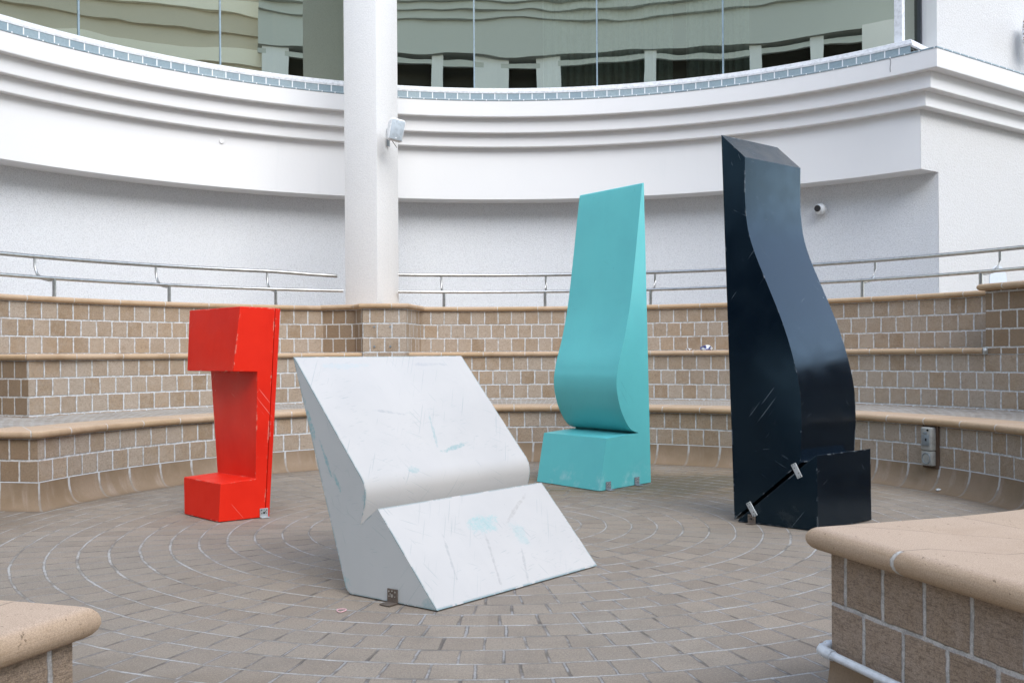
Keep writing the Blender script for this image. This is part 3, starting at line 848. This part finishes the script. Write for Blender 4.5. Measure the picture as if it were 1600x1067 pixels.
def prism(name, A, d, w, prof, mat, parent, wfun=None, bevel=.005, w0=0.0, smooth=28):
    """prof: closed (s,z) loop on the side plane; extruded by the vector w"""
    bm = bmesh.new(); uvl = bm.loops.layers.uv.verify()
    A = Vector(A); d = Vector(d); w = Vector(w); wl_ = w.length; wn = w / wl_
    wf = wfun or (lambda z: wl_)
    a = []; b = []
    for s, z in prof:
        p = A + d * s
        p0 = p + wn * w0
        p1 = p + wn * wf(z)
        a.append(bm.verts.new((p0.x, p0.y, z))); b.append(bm.verts.new((p1.x, p1.y, z)))
    n = len(prof); L = [0]
    for i in range(n):
        s0, z0 = prof[i]; s1, z1 = prof[(i + 1) % n]; L.append(L[-1] + math.hypot(s1 - s0, z1 - z0))
    for i in range(n):
        j = (i + 1) % n
        f = bm.faces.new((a[i], a[j], b[j], b[i]))
        for lp, uvv in zip(f.loops, ((0, L[i]), (0, L[i + 1]), (wf(prof[j][1]), L[i + 1]), (wf(prof[i][1]), L[i]))): lp[uvl].uv = uvv
    for vs, uo in ((a, -1.0), (b, -3.0)):
        f = bm.faces.new(vs)
        for lp in f.loops:
            i = vs.index(lp.vert); lp[uvl].uv = (uo + prof[i][0], 3.0 + prof[i][1])
    bmesh.ops.recalc_face_normals(bm, faces=bm.faces)
    big = [f for f in bm.faces if len(f.verts) > 4]
    bmesh.ops.triangulate(bm, faces=big, ngon_method='EAR_CLIP')
    o = mesh_obj(name, bm, mat, parent, smooth)
    if bevel:
        m = o.modifiers.new('edge', 'BEVEL'); m.width = bevel; m.segments = 3; m.limit_method = 'ANGLE'; m.angle_limit = R_(34)
        m.harden_normals = False
    return o

def side_pt(A, d, s, z, n, off=.0):
    return Vector((A[0] + d[0] * s + n.x * off, A[1] + d[1] * s + n.y * off, z))

def angle_plate(parent, A, d, s, n, size=.062, mat=None, hole=None, foot=True, name='fixing_bracket', depth=.06):
    """small L plate screwed to the side face and the ground"""
    d3 = Vector((d[0], d[1], 0)); hole = hole or M_SCREW
    bm = bmesh.new()
    c_ = side_pt(A, d, s, size * .5 + .006, n, .005)
    box_bm(bm, size, .005, size, frame(c_, d3), .001, 1)
    if foot:
        c_ = side_pt(A, d, s, .005, n, .005 + depth / 2)
        box_bm(bm, size, depth, .005, frame(c_, d3), .001, 1)
    pl = mesh_obj(name, bm, mat or M_RUSTP, parent)
    for (a, b, r) in ((0, 0, .007), (-.6, .6, .0035), (.6, .6, .0035), (0, .7, .003), (-.55, -.1, .003), (.55, -.1, .003), (.35, .25, .003)):
        c_ = side_pt(A, d, s + a * size * .5, size * .5 + .006 + b * size * .5, n, .0085)
        q = frame(c_, (n.x, n.y, 0)) @ Matrix.Rotation(R_(90), 4, 'Y')
        bm = bmesh.new(); cyl_bm(bm, r, .003, q, 10)
        mesh_obj('screw', bm, hole, pl)
    return pl

# white
wa = (-.3058, 3.8149); wd = (-.8147, .5798); ww = Vector((.6648, .7471)) * 1.068
WN = Vector((-.5798, -.8147))
curve = catmull([(.4419, .5361), (.4060, .4900), (.3905, .4440), (.3935, .3950), (.4080, .3450), (.4214, .3009)], 6)
prof = [(0, 0), (.4826, 0), (.5000, .012), (.5117, .0260), (.833, 1.0145), (.824, 1.0105)] + [(.60, .731)] + curve + [(.3206, .3778)]
sw = thing('white_sculpture', 'scuffed white leaning sculpture with rounded lip over a sloping front block', 'sculpture', (*wa, 0))
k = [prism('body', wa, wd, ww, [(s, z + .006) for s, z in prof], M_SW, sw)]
br = angle_plate(sw, wa, wd, .235, WN, .056, M_RUSTP, depth=.05)
k.append(br); reroot(sw, k)

# red
ra = (-1.8187, 5.9003); rd = (.7977, .6031); rw = Vector((-.7087, .7055)) * .4619
RN = Vector((.6031, -.7977))
prof = [(0, 0), (.0157, .2357), (.2419, .2484), (.2567, .9228), (.0977, .9278), (.1479, 1.3346), (.3790, 1.3312), (.3000, 0)]
sr = thing('red_sculpture', 'chipped red bracket shaped sculpture standing in front of the left benches', 'sculpture', (*ra, 0))
wfun = lambda z: .452 + .168 * z
k = [prism('body', ra, rd, rw, [(s, z + .004) for s, z in prof], M_SR, sr, wfun, .004)]
k.append(prism('back_panel', ra, rd, rw, [(.3050, .004), (.3841, 1.333), (.416, 1.330), (.3317, .004)], M_SRP, sr, wfun, .003, w0=.002))
k.append(angle_plate(sr, ra, rd, .292, RN, .055, M_GALV, M_HOLE, depth=.03)); reroot(sr, k)

# teal
ta = (.6471, 7.1269); td = (.692, .7219); tw = Vector((-.623, .7822)) * .727
TN = Vector((.7219, -.692))
curve = catmull([(.4860, .4060), (.4200, .4220), (.3600, .4620), (.3050, .5300), (.2560, .6150), (.2200, .7300), (.2150, .8300), (.2300, .9000), (.2560, .9850), (.3337, 1.1946), (.4161, 1.517), (.557, 2.3420)], 5)
prof = [(0, 0), (.0888, .3858), (.4836, .4010)] + curve + [(.563, 2.362), (.5785, 2.3695), (.583, 2.362), (.6504, 0)]
st = thing('turquoise_sculpture', 'tall turquoise sculpture whose curled front rests over a trapezoid foot', 'sculpture', (*ta, 0))
k = [prism('body', ta, td, tw, [(s, z + .005) for s, z in prof], M_ST, st, None, .004)]
k.append(angle_plate(st, ta, td, .10, TN, .060, M_GREYD, depth=.04))
k.append(angle_plate(st, ta, td, .46, TN, .060, M_GREYD, depth=.04)); reroot(st, k)

# black
ba = (1.7425, 5.4645); bdv = (-.744, .6681); bw = Vector((.7742, .633)) * .5736
BN = Vector((-.6681, -.744))
curve = catmull([(.1010, .3870), (.1040, .4100), (.0985, .5200), (.0945, .6300), (.1050, .8141), (.1493, 1.0145), (.215, 1.2177), (.3111, 1.4484), (.3850, 1.6250), (.4290, 1.7786), (.4455, 1.9653), (.4437, 2.2036)], 6)
prof = curve + [(.6029, 2.3607), (.5300, .012), (.5200, .024)]
sb = thing('black_sculpture', 'tallest sculpture, glossy black with an S curved front and wedge foot', 'sculpture', (*ba, 0))
k = [prism('body', ba, bdv, bw, [(s, z + .003) for s, z in prof], M_SB, sb, None, .004)]
k.append(prism('foot', ba, bdv, bw, [(.0, .004), (.0038, .4389), (.0135, .434), (.502, .020), (.508, .004)], M_SB, sb, None, .005))
def mend(s, z, ang, L=.092, W=.034):
    c_ = side_pt(ba, bdv, s, z, BN, .006)
    d3 = Vector((bdv[0], bdv[1], 0)) * -1
    ax = d3 * math.cos(ang) + Vector((0, 0, 1)) * math.sin(ang)
    ns = Vector((BN.x, BN.y, 0))
    M = frame(c_, ax, ax.cross(ns))
    bm = bmesh.new(); box_bm(bm, L, .004, W, M, .0015, 1)
    pl = mesh_obj('mending_plate', bm, M_GALV, sb)
    for a, b in ((-.42, .25), (-.42, -.28), (-.22, .12), (.2, -.1), (.40, .2), (.42, -.25)):
        q = M @ Matrix.Translation((a * L, 0, b * W)) @ Matrix.Rotation(R_(90), 4, 'X')
        bm = bmesh.new(); cyl_bm(bm, .0028, .0058, q, 8)
        mesh_obj('screw', bm, M_HOLE, pl)
    return pl
k.append(mend(.4115, .088, R_(-58)))
k.append(mend(.124, .3415, R_(-62), .088))
k.append(angle_plate(sb, ba, bdv, .413, BN, .050, M_RUSTP, M_HOLE, depth=.03))
reroot(sb, k)

# ------------------------------------------------------------------ small fittings
def speaker(label, loc, facing, tilt, roll, w=.17, h=.245, dpt=.17, bracket_to=None, rust=False, cable=True):
    r = thing('wall_speaker', label, 'speaker', loc)
    fx = Vector((facing[0], facing[1], -tilt)).normalized()
    M = frame(loc, fx) @ Matrix.Rotation(roll, 4, 'X')
    bm = bmesh.new()
    box_bm(bm, dpt, w, h, M, .03, 4)
    # taper rear
    Mi = M.inverted()
    for v in bm.verts:
        q = Mi @ v.co
        if q.x < 0:
            f = 1 + q.x / dpt * .55
            q.y *= f; q.z *= f; v.co = M @ q
    kk = [mesh_obj('housing', bm, M_PLAS, r, 40)]
    bm = bmesh.new()
    box_bm(bm, .012, w * .84, h * .86, M @ Matrix.Translation((dpt / 2, 0, 0)), .005)
    kk.append(mesh_obj('grille', bm, M_GRILL, r, 40))
    bm = bmesh.new()
    box_bm(bm, .004, .018, .012, M @ Matrix.Translation((dpt / 2 + .007, 0, -.085 * h / .245)))
    kk.append(mesh_obj('badge', bm, M_PLAS, r))
    if bracket_to is not None:
        b_ = Vector(bracket_to)
        bm = tube_bm([M @ Vector((-dpt * .45, 0, .0)), b_], .014)
        kk.append(mesh_obj('bracket_arm', bm, M_GREYD, r))
        bm = bmesh.new()
        box_bm(bm, .045, .012, .19, frame(b_, (.435, .9, 0)), .003)
        kk.append(mesh_obj('bracket_plate', bm, M_GREYD, r))
    if cable:
        p = M @ Vector((-.02, .0, -h * .45))
        kk.append(mesh_obj('cable', tube_bm([p, p + Vector((.02, -.01, -.03)), p + Vector((.05, -.02, -.075))], .004), M_GREYP, r))
    if rust:
        bm = bmesh.new()
        for i in range(26):
            z = random.uniform(-.42, .3) * h; xx = random.uniform(-.45, -.02) * dpt
            f = 1 + xx / dpt * .55
            for sg in (1, -1):
                bmesh.ops.create_icosphere(bm, subdivisions=1, radius=random.uniform(.004, .011), matrix=M @ Matrix.Translation((xx, sg * w * .5 * f, z)) @ Matrix.Diagonal((1, .25, 1.5, 1)))
        rs = mesh_obj('rust_stains', bm, M_RUST, r); rs['kind'] = 'stuff'; kk.append(rs)
    reroot(r, kk)
speaker('small white speaker tilted on the right face of the square column', (-1.245, 10.28, 3.44), (.42, -.90), .12, R_(-9), bracket_to=(-1.345, 10.52, 3.42))
speaker('rust stained white speaker high on the right hand upper wall', (6.12, 11.17, 4.76), (.80, -.60), .10, R_(-3), w=.26, h=.34, dpt=.22, rust=True, cable=False)

# dome camera
a_ = R_(34.45); px, py = pol(6.37, 34.45); n_ = Vector((-math.sin(a_), -math.cos(a_), 0))
cam_t = thing('security_camera', 'white ball security camera with black lens on the curved wall', 'camera', (px, py, 2.70))
bm = bmesh.new()
cyl_bm(bm, .062, .04, frame(Vector((px, py, 2.70)) + n_ * .02, n_) @ Matrix.Rotation(R_(90), 4, 'Y'), 28, .056)
k = [mesh_obj('base', bm, M_PLAS, cam_t, 40)]
cc_ = Vector((px, py, 2.70)) + n_ * .062
bm = bmesh.new(); bmesh.ops.create_uvsphere(bm, u_segments=28, v_segments=16, radius=.066, matrix=Matrix.Translation(cc_))
k.append(mesh_obj('ball', bm, M_PLAS, cam_t, 80))
ld = Vector((-.72, -.66, -.02)).normalized()
bm = bmesh.new(); cyl_bm(bm, .038, .03, frame(cc_ + ld * .054, ld) @ Matrix.Rotation(R_(90), 4, 'Y'), 24)
k.append(mesh_obj('lens', bm, M_BLACK, cam_t, 40))
reroot(cam_t, k)

# socket outlet under the lower coping
aa = 69.0; px, py = pol(R1 - .03, aa); tx = Vector((math.cos(R_(aa)), -math.sin(R_(aa)), 0)); nn = Vector((-math.sin(R_(aa)), -math.cos(R_(aa)), 0))
so = thing('power_outlet', 'grey weatherproof socket with round cover set in the tiles below the right bench edge', 'power outlet', (px, py, .33))
bm = bmesh.new(); box_bm(bm, .155, .012, .315, frame(Vector((px, py, .318)) - nn * .022, tx), .002)
k = [mesh_obj('surround', bm, M_BROWN, so)]
bm = bmesh.new(); box_bm(bm, .105, .06, .175, frame(Vector((px, py, .378)), tx), .012, 3)
k.append(mesh_obj('switch_housing', bm, M_GREYP, so, 40))
bm = bmesh.new(); box_bm(bm, .100, .05, .108, frame(Vector((px, py, .235)), tx), .006, 2)
k.append(mesh_obj('socket_housing', bm, M_GREYP, so, 40))
bm = bmesh.new(); box_bm(bm, .072, .012, .082, frame(Vector((px, py, .370)) + nn * .030, tx), .004)
sc = mesh_obj('switch_cover', bm, M_GREYD, so, 40); k.append(sc)
bm = bmesh.new()
box_bm(bm, .035, .012, .012, frame(Vector((px, py, .424)) + nn * .030, tx), .002)
k.append(mesh_obj('rating_tag', bm, M_GREYD, so)); bm = bmesh.new()
cyl_bm(bm, .008, .012, frame(Vector((px, py, .446)) + nn * .030 + tx * .022, nn) @ Matrix.Rotation(R_(90), 4, 'Y'), 12)
k.append(mesh_obj('test_button', bm, M_BLACK, so)); bm = bmesh.new()
box_bm(bm, .010, .012, .020, frame(Vector((px, py, .375)) + nn * .036 + tx * .01, tx), .002)
k.append(mesh_obj('latch', bm, M_BLACK, so))
bm = bmesh.new()
for i in range(32):
    pass
ringp = [Vector((px, py, .235)) + nn * .027 + tx * (.038 * math.cos(t_)) + Vector((0, 0, .040 * math.sin(t_))) for t_ in [2 * math.pi * i / 28 for i in range(29)]]
k.append(mesh_obj('socket_ring', tube_bm(ringp, .004, None, 6), M_GREYD, so, 50))
reroot(so, k)

# litter on the middle coping
def crumple(name, loc, size, mat, label, seed, sub=3):
    bm = bmesh.new(); bmesh.ops.create_icosphere(bm, subdivisions=sub, radius=1)
    for v in bm.verts:
        nz = mnoise.noise(v.co * 1.9 + Vector((seed, 0, 0))); n2 = mnoise.noise(v.co * 4.5 + Vector((0, seed, 0)))
        v.co *= 1 + .45 * nz + .25 * n2
        v.co = Vector((v.co.x * size[0], v.co.y * size[1], max(v.co.z * size[2], -size[2] * .6) + size[2] * .6))
    for f in bm.faces: f.material_index = (1 if mnoise.noise(f.calc_center_median() * (2.2 / max(size)) + Vector((seed, 2, 1))) > .08 else 0)
    bmesh.ops.translate(bm, verts=bm.verts, vec=(0, 0, 0))
    o = mesh_obj(name, bm, mat); o.location = loc
    tag(o, label, 'litter')
    return o
M_WRAP = simple('white wrapper', (.68, .72, .74), .3); M_WRAPB = simple('blue print', (.05, .06, .22), .3); M_LEAFB = simple('brown scrap', (.14, .06, .03), .7)
crumple('snack_wrapper', (*pol(4.39, 26.6), Z2T + .049), (.062, .035, .034), [M_WRAP, M_WRAPB], 'crumpled white and blue wrapper lying on the middle bench edge', 3.1)
crumple('paper_scrap', (*pol(4.39, 24.25), Z2T + .049), (.032, .02, .016), [M_LEAFB, M_WRAP], 'small brown and white scrap left of the blue wrapper', 8.2)
crumple('pebble', (3.11, 6.98, .013), (.020, .015, .010), [M_WRAP, M_WRAP], 'small white lump on the skirting below the socket', 1.2, 2)
bm = bmesh.new()
lp = [(-.692 + .017 * math.cos(t_) + .004 * math.sin(2 * t_), 3.834 + .024 * math.sin(t_), .0045) for t_ in [2 * math.pi * i / 24 for i in range(25)]]
o = mesh_obj('chalk_mark', tube_bm(lp, .0022, None, 6), M_CHALK); tag(o, 'small pink chalk loop on the paving left of the white sculpture', 'chalk mark')

# ------------------------------------------------------------------ light, sky, camera
SUN_EL, SUN_AZ = 35, 150       # azimuth clockwise from +Y
w = bpy.data.worlds.new('World'); scene.world = w; w.use_nodes = True
nt = w.node_tree; nt.nodes.clear()
sky = nt.nodes.new('ShaderNodeTexSky'); sky.sky_type = 'NISHITA'; sky.sun_disc = False
sky.sun_elevation = R_(SUN_EL); sky.sun_rotation = R_(SUN_AZ); sky.dust_density = .2; sky.air_density = 1.0; sky.ozone_density = 1.4
bg = nt.nodes.new('ShaderNodeBackground'); bg.inputs[1].default_value = .15
o_ = nt.nodes.new('ShaderNodeOutputWorld')
hs = nt.nodes.new('ShaderNodeHueSaturation'); hs.inputs['Saturation'].default_value = .62   # thin high cloud
nt.links.new(sky.outputs[0], hs.inputs['Color']); nt.links.new(hs.outputs[0], bg.inputs[0]); nt.links.new(bg.outputs[0], o_.inputs[0])
sl = bpy.data.lights.new('sun', 'SUN'); sl.energy = 1.25; sl.angle = R_(58); sl.color = (1, .95, .86)
so_ = bpy.data.objects.new('sun', sl); COL.objects.link(so_)
dirv = Vector((math.sin(R_(SUN_AZ)) * math.cos(R_(SUN_EL)), math.cos(R_(SUN_AZ)) * math.cos(R_(SUN_EL)), math.sin(R_(SUN_EL))))
so_.rotation_euler = dirv.to_track_quat('Z', 'Y').to_euler()

cam = bpy.data.cameras.new('camera'); co = bpy.data.objects.new('camera', cam); COL.objects.link(co)
cam.sensor_width = 36; cam.lens = 1493.22 / 1600 * 36; cam.shift_y = 20.83 / 1600
cam.clip_start = .05; cam.clip_end = 500
co.location = (0, 0, 1.0242)
co.rotation_euler = (Matrix.Rotation(.0067, 4, 'Y') @ Matrix.Rotation(R_(90), 4, 'X')).to_euler()
scene.camera = co
scene.view_settings.view_transform = 'Standard'; scene.view_settings.look = 'None'
scene.view_settings.exposure = 1.97; scene.view_settings.gamma = 1
scene.render.engine = 'CYCLES'
